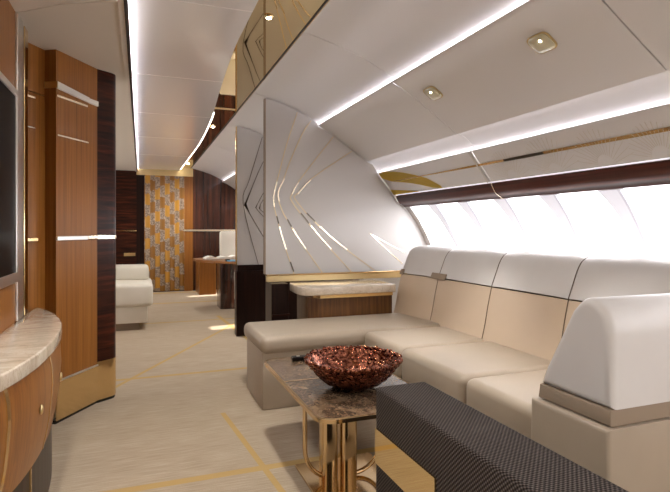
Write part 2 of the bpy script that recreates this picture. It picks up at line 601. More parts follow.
# left fuselage side and the two ends
LW = catmull([(-2.25, 2.34), (-2.6, 1.8), (-2.8, 1.1), (-2.84, .5), (-2.8, 0)], 5)
struct('wall_left', slab([p for p in LW if p[1] > 1.42], -0.02, Y0, Y1), M['wall'], True)
struct('wall_left', slab([p for p in LW if p[1] < 0.95], -0.02, Y0, Y1), M['wall'], True)
struct('window_40', slab([p for p in LW if .88 < p[1] < 1.5], -0.01, Y0, .9), M['shade'], True)
struct('window_41', slab([p for p in LW if .88 < p[1] < 1.5], -0.01, 4.6, Y1), M['shade'], True)
struct('wall_left', slab([p for p in LW if .88 < p[1] < 1.5], -0.01, .9, 4.6), M['wall'], True)
struct('wall_rear', box(-2.9, 2.9, Y0 - .05, Y0, 0, 2.5), M['wall'])
# bulkhead
PROF = [(.913, 2.40), (1.03, 2.376), (1.287, 2.299), (1.544, 2.17), (1.643, 2.10), (1.813, 1.99), (2.018, 1.863), (2.15, 1.75), (2.31, 1.60), (2.40, 1.435), (2.56, 1.29), (2.70, 1.035), (2.80, .75), (2.84, .4), (2.82, 0)]
struct('wall_far', prism([(.955, 0), (.955, 2.42)] + [(p[0], p[1] + .01) for p in PROF[1:]], 'y', Y1 - .04, Y1 + .03), M['ebony_v'])
struct('wall_far', box(.79, .955, Y1 - .05, Y1 + .03, 0, 2.24), M['wood'])
struct('wall_far', box(-.08, .06, Y1 - .05, Y1 + .03, 0, 2.24), M['ebony_dark'])
struct('wall_far', box(.04, .80, Y1 + .0, Y1 + .03, 0, 2.24), M['ebony_dark'])
struct('wall_far', box(-2.9, -.08, Y1 - .04, Y1 + .03, 0, 2.36), M['ebony'])
struct('wall_far', box(-.08, .955, Y1 - .06, Y1 + .03, 2.235, 2.42), M['gold_satin'])
struct('trim_5', box(.79, 2.6, Y1 - .062, Y1 - .035, 1.165, 1.20), M['pale_inlay'])
struct('trim_6', box(-.44, -.08, Y1 - .05, Y1 - .035, 1.165, 1.19), M['gold'])
struct('trim_7', box(-.30, -.10, Y1 - .05, Y1 - .035, .70, .76), M['gold'])

# ------------------------------------------------------------------ light strips
def led(x0, x1, y0, y1, z0, z1, label, mat='led'):
    o = obj('light_strip', box(x0, x1, y0, y1, z0, z1), M[mat])
    tag(o, label, 'light strip')
    WL[o] = o.location.copy()
    return o
led(1.553, 1.560, Y0, Y1 - .05, 2.150, 2.164, 'long cool light strip in the upper cove between the two right ceiling panels')
led(2.158, 2.170, Y0, Y1 - .05, 1.726, 1.732, 'long cool light strip in the lower cove above the fan patterned panel', 'led_low')
led(-0.100, -0.086, Y0, Y1 - .1, 2.318, 2.330, 'long light strip along the dark left edge of the glossy ceiling', 'led_edge')

# ------------------------------------------------------------------ dividers
def divider(y, x0, poly_top, zb, lines, label, base_label):
    t = thing('partition', (x0 + .3, y, zb), label, 'partition')
    out = [(x0, zb)] + [(x0, poly_top[0][1])] + [p for p in poly_top[1:]]
    obj('panel', prism(out, 'y', y, y + .035), M['divider'], t)
    obj('edge_trim', box(x0 - .012, x0, y - .004, y + .039, zb, poly_top[0][1] - .005), M['gold' if y > 5 else 'taupe'], t)
    for pts, mat, wd in lines:
        obj('inlay', strip(catmull(pts, 4) if len(pts) > 3 else pts, y - .0002, wd), M[mat], t)
    return t
top1 = [(1.04, 2.366), (1.15, 2.340), (1.287, 2.292), (1.46, 2.212), (1.524, 2.175), (1.527, 2.148), (1.643, 2.092), (1.813, 1.980), (2.016, 1.846), (2.08, 1.82), (2.134, 1.738), (2.19, 1.662), (2.296, 1.53), (2.312, 1.49), (2.343, 1.45), (2.392, 1.415), (2.43, 1.42), (2.55, 1.28), (2.69, 1.03), (2.78, .80)]
L1 = [(1.324, 2.265), (1.221, 1.96), (1.152, 1.697), (1.111, 1.552), (1.101, 1.454), (1.12, 1.356), (1.184, 1.118), (1.293, .798)]
L2 = [(1.457, 2.2), (1.374, 2.078), (1.254, 1.814), (1.193, 1.647), (1.152, 1.561), (1.143, 1.486), (1.184, 1.366), (1.219, 1.303), (1.339, 1.109), (1.564, .80)]
L3 = [(1.672, 2.065), (1.347, 1.652), (1.27, 1.514), (1.262, 1.473), (1.322, 1.383), (1.374, 1.323), (1.559, 1.108), (1.853, .80)]
L4 = [(1.86, 1.94), (1.742, 1.863), (1.467, 1.672), (1.33, 1.532), (1.296, 1.489), (1.374, 1.388), (1.435, 1.323), (1.685, 1.098), (2.102, .80)]
def sub(line, za, zb):
    c = [p for p in catmull(line, 10) if min(za, zb) <= p[1] <= max(za, zb)]
    return c
lines1 = [(L1, 'gold_satin', .006), (L2, 'gold_satin', .006), (L3, 'gold_satin', .006), (L4, 'gold_satin', .006),
          ([(2.049, 1.157), (2.22, 1.01), (2.393, .862)], 'pale_inlay', .008), ([(2.049, 1.157), (2.24, 1.06), (2.426, .969)], 'pale_inlay', .006)]  # these two lines: sunlit brightness put into the pale colour
divider(4.5, 1.035, top1, .805, lines1, 'large white lacquer partition with gold ray lines behind the sofa and console', '')
D1 = [o for o in bpy.data.objects if o.get('category') == 'partition'][0]
for L, za, zb, m in ((L1, 1.33, 1.24, 'dark_inlay'), (L1, 1.23, 1.0, 'pale_inlay'), (L1, .93, .80, 'dark_inlay'), (L1, 1.64, 1.40, 'pale_inlay'),
                     (L2, 1.30, 1.22, 'dark_inlay'), (L2, 1.21, 1.0, 'pale_inlay'), (L2, 1.66, 1.45, 'pale_inlay'),
                     (L3, 1.35, 1.25, 'dark_inlay'), (L3, 1.24, 1.0, 'pale_inlay'), (L3, 1.65, 1.52, 'pale_inlay'),
                     (L4, 1.35, 1.25, 'dark_inlay'), (L4, 1.24, .99, 'pale_inlay'), (L4, 1.67, 1.53, 'pale_inlay')):
    obj('inlay', strip(sub(L, za, zb), 4.4990, .012, None, .004), M[m], D1)
top2 = [(1.012, 2.366)] + [(p[0], p[1]) for p in top1[1:]]
la = [(1.298, 2.26), (1.148, 1.762), (1.078, 1.49), (1.252, .80)]
lb = [(1.392, 2.139), (1.331, 2.024), (1.224, 1.79), (1.115, 1.50), (1.112, 1.45), (1.34, 1.068), (1.5, .80)]
lc = [(1.6, 2.1), (1.331, 1.654), (1.228, 1.465), (1.228, 1.44), (1.331, 1.326), (1.8, .85)]
ld = [(1.7, 2.0), (1.331, 1.569), (1.268, 1.46), (1.268, 1.445), (1.331, 1.378), (2.0, .85)]
divider(5.83, 1.012, top2, .80, [(q, 'dark_inlay', .006) for q in (la, lb, lc, ld)], 'narrower looking white partition with dark chevron lines, further back on a dark ebony base', '')
t = [o for o in bpy.data.objects if o.get('category') == 'partition'][-1]
obj('plinth', box(1.005, 2.55, 5.80, 5.95, 0.0, .735, .004), M['ebony_dark'], t)
obj('top_rail', box(1.015, 2.5, 5.805, 5.94, .735, .799, .003), M['ebony_dark'], t)
obj('edge_trim', box(.999, 1.005, 5.795, 5.81, 0.0, .72), M['ebony'], t)

# ------------------------------------------------------------------ overhead panel decoration
def on_p3(u):
    i = u * (len(P3) - 1)
    a = int(min(i, len(P3) - 2)); f = i - a
    return (P3[a][0] + (P3[a + 1][0] - P3[a][0]) * f, P3[a][1] + (P3[a + 1][1] - P3[a][1]) * f)
def ribbon3(pts, off=0.002, bm=None):
    """surface ribbon on the fan panel; pts = (y, u_low, u_high)"""
    b = bmesh.new()
    rows = []
    for yv, ua, ub in pts:
        r = []
        for k in range(4):
            x, z = on_p3(ua + (ub - ua) * k / 3)
            r.append(b.verts.new((x - off * .7, yv, z - off * .7)))
        rows.append(r)
    for a, c in zip(rows, rows[1:]):
        for k in range(3):
            b.faces.new((a[k], a[k + 1], c[k + 1], c[k]))
    bmesh.ops.solidify(b, geom=b.faces[:], thickness=0.0012)
    return join(bm, b)
t = thing('overhead_ornament', (2.2, 4.2, 1.6), 'gold stripe with a curved golden ribbon and faint fans on the overhead panel', 'decoration')
obj('upper_band', ribbon3([(4.49, .03, .40), (4.35, .14, .55), (4.2, .26, .62), (4.05, .36, .70), (3.9, .48, .80), (3.75, .64, .92), (3.62, .90, .98)]), M['gold_paint'], t)
obj('lower_band', ribbon3([(4.49, .80, .99), (4.35, .84, .99), (4.15, .90, .99), (4.0, .96, .99)]), M['gold_paint'], t)
obj('gold_line', ribbon3([(4.3, .545, .565), (3.0, .53, .58), (1.0, .52, .59), (Y0, .52, .59)], .003), M['gold'], t)
obj('dark_segment', ribbon3([(2.75, .53, .58), (2.55, .525, .585), (2.40, .53, .58)], .0045), M['dark_inlay'], t)
for yc, r1 in ((2.75, .17), (2.38, .20), (2.03, .18), (1.72, .16)):
    b = bmesh.new()
    for q in range(17):
        a = R(14 + 152 * q / 16)
        vs = []
        for rr in (.055, r1 * .5, r1):
            x, z = on_p3(max(.02, .98 - math.sin(a) * rr / .27))
            vs.append(Vector((x - .002, yc + math.cos(a) * rr, z - .002)))
        tube(vs, .0009, 4, b)
    obj('fan_motif', b, M['fan'], t)
seamband = thing('seam_band', (2.2, 3.03, 1.45), 'pale curved band crossing the overhead panel and the dark valance', 'trim band')
obj('upper_band', slab([(p[0] - .003, p[1] - .003) for p in P3], -.003, 3.026, 3.038), M['wall'], seamband, True)
obj('lower_band', slab([(p[0] - .003, p[1] - .001) for p in VAL], -.003, 3.0, 3.010), M['pale_inlay'], seamband, True)

# ------------------------------------------------------------------ downlights
def lerp_profile(line, x):
    for a, b in zip(line, line[1:]):
        if a[0] <= x <= b[0]:
            f = (x - a[0]) / (b[0] - a[0])
            return a[1] + (b[1] - a[1]) * f
def downlight(x, y, label):
    z = lerp_profile(P2, x) - .002
    t = thing('downlight', (x, y, z), label, 'ceiling light', 'cut glass downlights')
    sl = Vector((1, 0, (lerp_profile(P2, x + .03) - lerp_profile(P2, x - .03)) / .06)).normalized()
    nrm = Vector((sl.z, 0, -sl.x))     # down and inward
    yv = Vector((0, 1, 0))
    def at(a, b, c): return Vector((x, y, z)) + sl * a + yv * b + nrm * c
    out = rrect(-.047, .047, -.058, .058, .026, 4)
    b = bmesh.new()
    rings = []
    for s_, h in ((1.0, -.003), (1.0, .008), (.8, .016), (.45, .020)):
        rings.append([b.verts.new(at(p[0] * s_, p[1] * s_, h)) for p in out])
    for a, c in zip(rings, rings[1:]):
        for q in range(len(out)):
            b.faces.new((a[q], a[(q + 1) % len(out)], c[(q + 1) % len(out)], c[q]))
    b.faces.new(rings[-1])
    obj('glass_cover', b, M['glass_lamp'], t, True, 30)
    b = bmesh.new()
    rings = [[b.verts.new(at(p[0] * s_, p[1] * s_, h)) for p in out] for s_, h in ((1.12, -.002), (1.12, .004), (1.0, .004))]
    for a, c in zip(rings, rings[1:]):
        for q in range(len(out)):
            b.faces.new((a[q], a[(q + 1) % len(out)], c[(q + 1) % len(out)], c[q]))
    obj('rim', b, M['gold_satin'], t, True, 30)
    b = bmesh.new()
    bmesh.ops.create_uvsphere(b, u_segments=10, v_segments=6, radius=.007, matrix=Matrix.Translation(at(-0.022, -0.020, .017)))
    obj('bulb', b, M['lamp'], t, True)
    l = bpy.data.lights.new('downlight_lamp', 'SPOT')
    l.energy = SPOT_W; l.spot_size = R(46); l.spot_blend = .9; l.shadow_soft_size = .03; l.color = (1, .97, .93)
    lo = bpy.data.objects.new('downlight_lamp', l)
    COL.objects.link(lo)
    lo.parent = t
    lo.location = nrm * .035
    lo.rotation_euler = Vector((.12, 0, -1)).to_track_quat('-Z', 'Y').to_euler()
downlight(1.712, 1.871, 'larger, nearer cut glass downlight in the sloping right ceiling')
downlight(1.710, 2.806, 'smaller, farther cut glass downlight in the sloping right ceiling')
for x, y, r_, lab in ((.68, -.40, .016, 'small bright spotlight in the gold mirror ceiling behind the viewer'), (.674, 2.848, .016, 'nearest small bright spotlight in the gold mirror ceiling'), (.782, 6.106, .018, 'middle small bright spotlight in the gold mirror ceiling'), (.80, 9.7, .02, 'farthest small bright spotlight in the gold mirror ceiling')):
    t = thing('spotlight', (x, y, 2.395), lab, 'ceiling light', 'spotlights in the gold mirror ceiling')
    b = bmesh.new()
    bmesh.ops.create_cone(b, cap_ends=True, segments=20, radius1=r_ * 1.6, radius2=r_ * 1.8, depth=.008, matrix=Matrix.Translation((x, y, 2.393)))
    obj('rim', b, M['gold'], t, True)
    b = bmesh.new()
    bmesh.ops.create_uvsphere(b, u_segments=14, v_segments=8, radius=r_, matrix=Matrix.Translation((x, y, 2.390)) @ Matrix.Diagonal((1, 1, .4, 1)))
    obj('bulb', b, M['lamp'], t, True)
    l = bpy.data.lights.new('spotlight_lamp', 'SPOT')
    l.energy = CEIL_W; l.spot_size = R(150); l.spot_blend = 1; l.shadow_soft_size = .06; l.color = (1, .97, .92)
    lo = bpy.data.objects.new('spotlight_lamp', l)
    COL.objects.link(lo)
    lo.parent = t
    lo.location = (0, 0, -.03)

t = thing('spotlight', (-.34, 1.5, 2.308), 'added fill spotlight, out of view in the cream left ceiling above the sideboard', 'ceiling light')  # added lamp out of view, brightens the left cabinets and sideboard
b = bmesh.new()
bmesh.ops.create_cone(b, cap_ends=True, segments=20, radius1=.03, radius2=.034, depth=.008, matrix=Matrix.Translation((-.34, 1.5, 2.306)))
obj('rim', b, M['gold'], t, True)
l = bpy.data.lights.new('spotlight_lamp', 'SPOT')
l.energy = 65; l.spot_size = R(140); l.spot_blend = 1; l.shadow_soft_size = .06; l.color = (1, .96, .9)
lo = bpy.data.objects.new('spotlight_lamp', l)
COL.objects.link(lo)
lo.parent = t
lo.location = (0, 0, -.03)
# glowing rim along the far, wider part of the hanging centre panel
b = bmesh.new()
qs = [5.2 + (10.3 - 5.2) * i / 30 for i in range(31)]
prism([(edge_at(q) + .0005, q) for q in qs] + [(edge_at(q) + .010, q) for q in qs[::-1]], 'z', 2.348, 2.360, b)
tag(obj('light_strip', b, M['led_rim']), 'curved light strip on the far right rim of the glossy hanging ceiling', 'light strip')

# ------------------------------------------------------------------ left: screen wall, sideboard, cabinet
struct('wall_left', box(-.70, -.60, .9, 3.035, 0, 2.31), M['wood'])
t = thing('television', (-.6, 2.2, .93), 'wall mounted black television with a chrome frame on the left wood wall', 'television')
obj('screen', box(-.600, -.588, 1.3, 2.975, .985, 1.865), M['screen'], t)
b = None
for a in ((1.26, 3.02, .935, .985), (1.26, 3.02, 1.865, 1.90), (1.26, 1.30, .985, 1.865), (2.975, 3.02, .985, 1.865)):
    b = box(-.602, -.580, a[0], a[1], a[2], a[3], .003, 2, b)
obj('frame', b, M['chrome'], t)
tag(obj('metal_fin', box(-.625, -.590, 3.04, 3.185, .731, 2.309, .004), M['chrome']), 'broad chrome upright fin standing on the sideboard at the end of the screen wall', 'upright')
t = thing('metal_post', (-.6, 3.26, .731), 'slim gold upright with a dark inset, behind the chrome fin', 'upright')
obj('post', box(-.625, -.592, 3.225, 3.31, .731, 2.309, .003), M['gold'], t)
obj('dark_inset', box(-.618, -.596, 3.195, 3.226, .95, 2.0), M['black'], t)

# bow-fronted sideboard
def bow(yv, inset=0.0, yc=2.55, hl=1.03, dep=.245):
    q = min(1, abs(yv - yc) / hl)
    return -.6 + dep * (1 - q ** 2.3) - inset
def bow_poly(inset, ya, yb, n=24, back=-.598):
    ys = [ya + (yb - ya) * i / n for i in range(n + 1)]
    return [(back, ya)] + [(bow(q, inset), q) for q in ys] + [(back, yb)]
sb = thing('sideboard', (-.5, 2.55, 0), 'bow fronted wooden sideboard with a pale stone top under the television', 'sideboard')
top_poly = [(-.598, 1.53), *[(bow(q, -.005), q) for q in [1.54 + 1.995 * i / 40 for i in range(41)]], (-.598, 3.55)]
obj('worktop', prism(top_poly, 'z', .672, .73, None, .008, 3), M['travertine'], sb, True, 40)
PROFZ = [(.672, .010), (.62, .0), (.55, -.003), (.48, .002), (.40, .010), (.33, .022), (.275, .034)]
def shell(ya, yb, n, extra=0.0, zr=PROFZ, back=-.598):
    b = bmesh.new()
    rows = []
    for z, ins in zr:
        ys = [ya + (yb - ya) * i / n for i in range(n + 1)]
        rows.append([b.verts.new((max(back, bow(q, ins + extra)), q, z)) for q in ys])
    for a, c in zip(rows, rows[1:]):
        for q in range(n):
            b.faces.new((a[q], a[q + 1], c[q + 1], c[q]))
    # close to the wall
    bk = [[b.verts.new((back - .0005, (ya, yb)[e], z)) for z, _ in zr] for e in (0, 1)]
    for e, col in ((0, [r[0] for r in rows]), (1, [r[-1] for r in rows])):
        for q in range(len(zr) - 1):
            b.faces.new((col[q], col[q + 1], bk[e][q + 1], bk[e][q]))
    for rw, kk in ((rows[0], 0), (rows[-1], -1)):
        b.faces.new([bk[0][kk]] + rw + [bk[1][kk]])
    b.faces.new(bk[0] + bk[1][::-1])
    return b
STR = [1.62, 1.99, 2.47, 2.95, 3.40]
for a, c in zip([1.60] + STR[1:-1], STR[1:-1] + [3.50]):
    d = obj('door', shell(a + .002, c - .002, 8), M['wood'], sb, True, 50)
    if a < 2.9:
        yk = c - .19 if a > 1.7 else c - .26
        b = bmesh.new()
        bmesh.ops.create_uvsphere(b, u_segments=12, v_segments=8, radius=.015, matrix=Matrix.Translation((bow(yk, -.004), yk, .50)) @ Matrix.Diagonal((.5, 1, 1.3, 1)))
        obj('knob', b, M['gold_satin'], d, True)
for q in STR[1:-1]:
    obj('brass_strip', shell(q - .010, q + .010, 2, -.003), M['gold'], sb, True, 50)
obj('plinth', prism(bow_poly(.040, 1.62, 3.42), 'z', 0, .275), M['ebony_dark'], sb)
for q in (1.9, 2.3):
    obj('plinth_strip', prism([(bow(q, .041), q - .007), (bow(q, .035), q - .007), (bow(q, .035), q + .007), (bow(q, .041), q + .007)], 'z', .01, .27), M['gold'], sb)

# tall wood cabinet with stepped front
cb = thing('tall_cabinet', (-.7, 3.9, 0), 'tall honey wood cabinet with metal rails and a gold kick plate', 'cabinet')
C0 = Vector((-.489, 3.574)); C1 = Vector((-.283, 3.912))
dv = (C1 - C0).normalized(); nv = Vector((dv.y, -dv.x))    # nv faces the aisle
Cb = C0 - nv * .078
A0 = Cb - dv * .25
zt = 2.308
def pl(*p): return [tuple(q) for q in p]
obj('door', prism(pl(C0, C1, C1 - nv * .3, C0 - nv * .3), 'z', .265, zt), M['wood'], cb)
obj('door', prism(pl(A0, Cb, Cb - nv * .2, A0 - nv * .2), 'z', .265, 2.02), M['wood'], cb)
obj('upper_door', prism(pl(A0, Cb, Cb - nv * .2, A0 - nv * .2), 'z', 2.026, zt), M['wood'], cb)
def bar(p, q, z0, z1, out, name, mat, inn=0.002):
    return obj(name, prism(pl(p + nv * out, q + nv * out, q - nv * inn, p - nv * inn), 'z', z0, z1, None, min(.002, (z1 - z0) * .2), 1), M[mat], cb)
L_ = (C1 - C0).length
S = lambda s_: C0 + dv * s_ * L_
# upper rail tapers down along the front and ends beside a short inlay
b = bmesh.new()
def tp(p, z, o): v = p + nv * o; return b.verts.new((v.x, v.y, z))
V = [tp(S(0), 2.112, .012), tp(S(0), 2.068, .012), tp(S(.76), 2.050, .012), tp(S(.76), 2.085, .012), tp(S(0), 2.112, -.002), tp(S(0), 2.068, -.002), tp(S(.76), 2.050, -.002), tp(S(.76), 2.085, -.002)]
for f in ((0, 1, 2, 3), (4, 7, 6, 5), (0, 4, 5, 1), (3, 2, 6, 7), (0, 3, 7, 4), (1, 5, 6, 2)):
    b.faces.new([V[i] for i in f])
obj('rail', b, M['chrome'], cb)
bar(S(.76), C1, 2.048, 2.083, .010, 'rail', 'chrome')
bar(S(.02), S(.74), 2.018, 2.034, .003, 'inlay', 'pale_inlay')
bar(S(.03), S(.76), 1.778, 1.790, .003, 'inlay', 'pale_inlay')
bar(C0, S(.72), 1.132, 1.158, .012, 'rail', 'chrome')
bar(S(.72), C1, 1.136, 1.160, .014, 'rail', 'pale_inlay')
# return face rail
obj('rail', prism(pl(C0 + nv * .012 - dv * .006, C0 + nv * .0, Cb - dv * .0, Cb - dv * .006), 'z', 2.072, 2.112), M['gold_satin'], cb)
for z0, z1 in ((1.985, 2.000), (1.805, 1.815)):
    p, q = Cb - dv * .17, Cb - dv * .08
    bar(p, q, z0, z1, .003, 'inlay', 'pale_inlay')
hnd = bar(Cb - dv * .2, Cb - dv * .09, 1.13, 1.15, .03, 'handle', 'gold')
bar(C0 - dv * .0, C1, .02, .262, .006, 'kick_plate', 'gold')
bar(C0, C1, 0, .02, -.004, 'toe_strip', 'black', .05)
bar(C0 - dv * .0, C1, .258, .270, .008, 'kick_trim', 'chrome')
# rounded ebony end column
E_ = [C1, Vector((-.225, 3.955)), Vector((-.192, 3.982)), Vector((-.176, 4.005)), Vector((-.170, 4.04)), Vector((-.180, 4.10)), Vector((-.3, 4.25)), Vector((-.55, 4.25)), C1 - nv * .3]
obj('end_column', prism(pl(*E_), 'z', .285, zt), M['ebony'], cb, True, 30)
cx = sum((p.x for p in E_)) / len(E_); cy = sum((p.y for p in E_)) / len(E_)
def grow(f): return [(cx + (p.x - cx) * f, cy + (p.y - cy) * f) for p in E_]
obj('column_kick_plate', prism(grow(1.006), 'z', .02, .285), M['gold'], cb, True, 30)
obj('column_toe_strip', prism(grow(.97), 'z', 0, .02), M['black'], cb)
F_ = [Vector(p) for p in grow(1.025)]
obj('column_rail', prism(grow(1.025), 'z', 1.136, 1.160), M['pale_inlay'], cb, True, 30)
# passage wall behind the cabinet, up to the fuselage side
struct('wall_left', prism([(-.60, 4.24), (-2.8, 4.24), (-2.8, 4.18), (-.60, 4.18)], 'z', 0, 2.31), M['wood'])
struct('wall_left', prism([(-.701, 2.96), (-.701, 3.03), (-2.8, 3.03), (-2.8, 2.96)], 'z', 0, 2.31), M['wood'])

# ------------------------------------------------------------------ console behind the chaise
cs = thing('console', (1.8, 4.2, 0), 'low console with a pale stone top between the chaise and the white partition', 'console')
mp = [(1.235, 4.44), (1.20, 4.30), (1.195, 4.10)] + [(1.29 + .09 * math.cos(R(a)), 4.02 + .09 * math.sin(R(a))) for a in range(180, 271, 15)] + [(2.03, 3.93), (2.03, 4.44)]
obj('worktop', prism(mp, 'z', .668, .735, None, .008, 3), M['travertine'], cs, True, 40)
obj('brass_band', prism([(1.33, 4.4), (1.33, 4.05), (1.37, 3.985), (2.03, 3.985), (2.03, 4.4)], 'z', .635, .668), M['gold'], cs)
obj('body', prism([(1.30, 4.42), (1.30, 4.10), (1.36, 4.0), (2.03, 4.0), (2.03, 4.42)], 'z', 0, .635), M['walnut'], cs)
obj('dark_cabinet', box(1.04, 1.19, 4.30, 4.53, 0, .735, .003), M['ebony_dark'], cs)
obj('cabinet_front_rail', box(1.045, 1.20, 4.294, 4.30, .46, .475), M['ebony'], cs)  # narrow ebony strip across the dark cabinet front
obj('gold_sill', box(1.035, 2.42, 4.44, 4.499, .737, .804, .003), M['gold_satin'], cs)
obj('sill_cap', box(1.03, 2.45, 4.43, 4.499, .790, .8045, .002), M['gold'], cs)

# ------------------------------------------------------------------ the sectional sofa
sf = thing('sectional_sofa', (1.9, 2.8, 0), 'long beige and white leather corner sofa with a chaise under the windows', 'sofa')
obj('chaise_base', box(.752, 2.35, 3.365, 3.90, 0, .385, .008, 3), M['leather'], sf, True)
obj('chaise_cushion', cushion(.738, 2.16, 3.34, 3.985, .37, .488, .045, .012), M['leather'], sf, True, 60)
obj('seat_base', box(1.505, 2.4, 1.5, 3.375, 0, .30, .008, 3), M['leather'], sf, True)
for a, c in ((2.815, 3.36), (2.15, 2.81), (1.50, 2.145)):
    obj('seat_cushion', cushion(1.475, 2.17, a, c, .27, .478, .045, .014), M['leather'], sf, True, 60)
# backs: four seats wide, lower beige pad and pale head pad
BL = catmull([(2.105, .44), (2.135, .55), (2.165, .70), (2.192, .812)], 4)
BH = catmull([(2.192, .820), (2.225, .90), (2.262, .985), (2.300, 1.030), (2.36, 1.050), (2.43, 1.035), (2.47, .98)], 5)
def back_pad(name, prof, rear, ya, yb, mat, bulge):
    n = 12
    b = bmesh.new()
    rows = []
    cen = [(p[0], p[1]) for p in prof]
    for i in range(n + 1):
        f = i / n
        s_ = math.sin(math.pi * f) ** .4 if 0 < f < 1 else 0
        row = []
        for j, p in enumerate(prof):
            a = prof[max(j - 1, 0)]; c = prof[min(j + 1, len(prof) - 1)]
            tx, tz = c[0] - a[0], c[1] - a[1]
            L = math.hypot(tx, tz)
            row.append(b.verts.new((p[0] - tz / L * bulge * s_ - .062 * max(0, (ya + (yb - ya) * f - 3.5) / .52), ya + (yb - ya) * f, p[1] + tx / L * bulge * s_)))
        for q in rear:
            row.append(b.verts.new((q[0], ya + (yb - ya) * f, q[1])))
        rows.append(row)
    m = len(rows[0])
    for a, c in zip(rows, rows[1:]):
        for j in range(m):
            b.faces.new((a[j], a[(j + 1) % m], c[(j + 1) % m], c[j]))
    b.faces.new(rows[0]); b.faces.new(rows[-1][::-1])
    return obj(name, b, M[mat], sf, True, 50)
BY = [4.02, 3.516, 2.857, 2.195, 1.53, .98]
for a, c in zip(BY, BY[1:]):
    back_pad('backrest', BL, [(2.47, .812), (2.47, .44)], c + .002, a - .002, 'leather_back', .012)
    back_pad('headrest', BH, [(2.47, .82)], c + .002, a - .002, 'leather_white', .014)
    k0, k1 = (.062 * max(0, (q - 3.5) / .52) for q in (c, a))
    obj('seam', prism([(2.192 - k0, c), (2.2 - k0, c), (2.2 - k1, a), (2.192 - k1, a)], 'z', .8135, .8185), M['seam'], sf)
for q in BY[1:-1]:
    obj('seam', prism(thick([(p[0] - .004, p[1]) for p in BL + BH[:-6]], -.012), 'y', q - .0018, q + .0018), M['seam'], sf)
def tabp(ya, yb):
    k0 = .062 * max(0, ((ya + yb) / 2 - 3.5) / .52)
    line = [(2.184 - k0, .814), (2.192 - k0, .834), (2.202 - k0, .857)]
    obj('trim_tab', prism(thick([(p[0] - .013, p[1]) for p in line], -.008), 'y', ya, yb, None, .003, 2), M['taupe'], sf)
tabp(3.39, 3.68); tabp(3.965, 4.022)
obj('back_base', box(2.16, 2.48, .98, 4.015, 0, .445), M['leather'], sf)
# near end rest: leaning pale pad on a taupe band on a beige base
ap = [(1.26, .607), (1.26, .80)] + catmull([(1.26, .80), (1.262, .87), (1.285, .93), (1.335, .962), (1.385, .955), (1.43, .91)], 5)[1:] + [(1.50, .78), (1.555, .68), (1.585, .607)]
obj('end_rest', prism(ap, 'x', 1.435, 2.42, None, .030, 5), M['leather_white'], sf, True, 40)
obj('end_band', prism([(1.262, .553), (1.262, .607), (1.583, .607), (1.592, .553)], 'x', 1.437, 2.42, None, .006, 2), M['taupe'], sf, True)
obj('end_base', prism([(1.25, 0), (1.25, .548), (1.61, .548), (1.62, 0)], 'x', 1.415, 2.42, None, .015, 3), M['leather'], sf, True)

# ------------------------------------------------------------------ coffee table
ct = thing('coffee_table', (.95, 2.3, 0), 'coffee table with a brown marble top edged in brass on a brass pedestal', 'table')
tx0, tx1, ty0, ty1 = .676, 1.275, 1.975, 3.05
obj('marble_top', prism(rrect(tx0 + .012, tx1 - .012, ty0 + .012, ty1 - .012, .073), 'z', .405, .421), M['marble_brown'], ct)
ro = rrect(tx0, tx1, ty0, ty1, .085, 10); ri = rrect(tx0 + .011, tx1 - .011, ty0 + .011, ty1 - .011, .074, 10)
b = bmesh.new()
V = [[b.verts.new((p[0], p[1], z)) for p in ring] for ring, z in ((ro, .403), (ro, .420), (ri, .4225), (ri, .403))]
n = len(ro)
for q in range(4):
    A_, B_ = V[q], V[(q + 1) % 4]
    for i in range(n):
        b.faces.new((A_[i], A_[(i + 1) % n], B_[(i + 1) % n], B_[i]))
obj('edge_frame', b, M['brass'], ct, True, 30)
obj('inlay_bar', box(tx0 + .005, tx1 - .005, 2.556, 2.568, .41, .4222), M['brass'], ct)
obj('under_plate', prism(rrect(tx0 + .03, tx1 - .03, ty0 + .05, ty1 - .05, .06), 'z', .398, .4055), M['brass'], ct)
for xa, xb in ((.795, .872), (.890, .972)):
    obj('pillar', prism(rrect(xa, xb, 2.27, 2.35, .02, 4), 'z', .012, .395), M['brass'], ct, True, 30)
def loop(x, sgn):
    pts = [(x, 2.30, .395), (x, 2.30, .30), (x, 2.30, .20)]
    r_ = .15
    for a in range(0, 91, 10):
        pts.append((x + sgn * r_ * (1 - math.cos(R(a))), 2.30, .17 - r_ * math.sin(R(a)) + .005))
    return tube(pts, .011, 12)
obj('loop_leg', loop(.715, 1), M['brass'], ct, True, 60)
obj('loop_leg', loop(1.11, -1), M['brass'], ct, True, 60)
obj('base_plate', box(.728, 1.14, 2.06, 2.515, 0.0, .012, .002), M['brass'], ct)

# bowl of copper scales
bw = thing('bowl', (.985, 2.36, .4236), 'round bowl of reddish copper scales on the marble coffee table', 'bowl')
bc = Vector((.985, 2.36, .4236))
PB = catmull([(.045, .001), (.085, .010), (.140, .036), (.192, .082), (.230, .134)], 7)
b = bmesh.new()
ns = 36
rings = [[b.verts.new(bc + Vector((p[0] * math.cos(2 * math.pi * q / ns), p[0] * math.sin(2 * math.pi * q / ns), p[1]))) for q in range(ns)] for p in PB]
rin = [[b.verts.new(bc + Vector((max(p[0] - .004, .01) * math.cos(2 * math.pi * q / ns), max(p[0] - .004, .01) * math.sin(2 * math.pi * q / ns), p[1] + .004))) for q in range(ns)] for p in PB]
for rr in (rings, rin):
    for a, c in zip(rr, rr[1:]):
        for q in range(ns):
            b.faces.new((a[q], a[(q + 1) % ns], c[(q + 1) % ns], c[q]))
b.faces.new(rings[0]); b.faces.new(rin[0])
for q in range(ns):
    b.faces.new((rings[-1][q], rings[-1][(q + 1) % ns], rin[-1][(q + 1) % ns], rin[-1][q]))
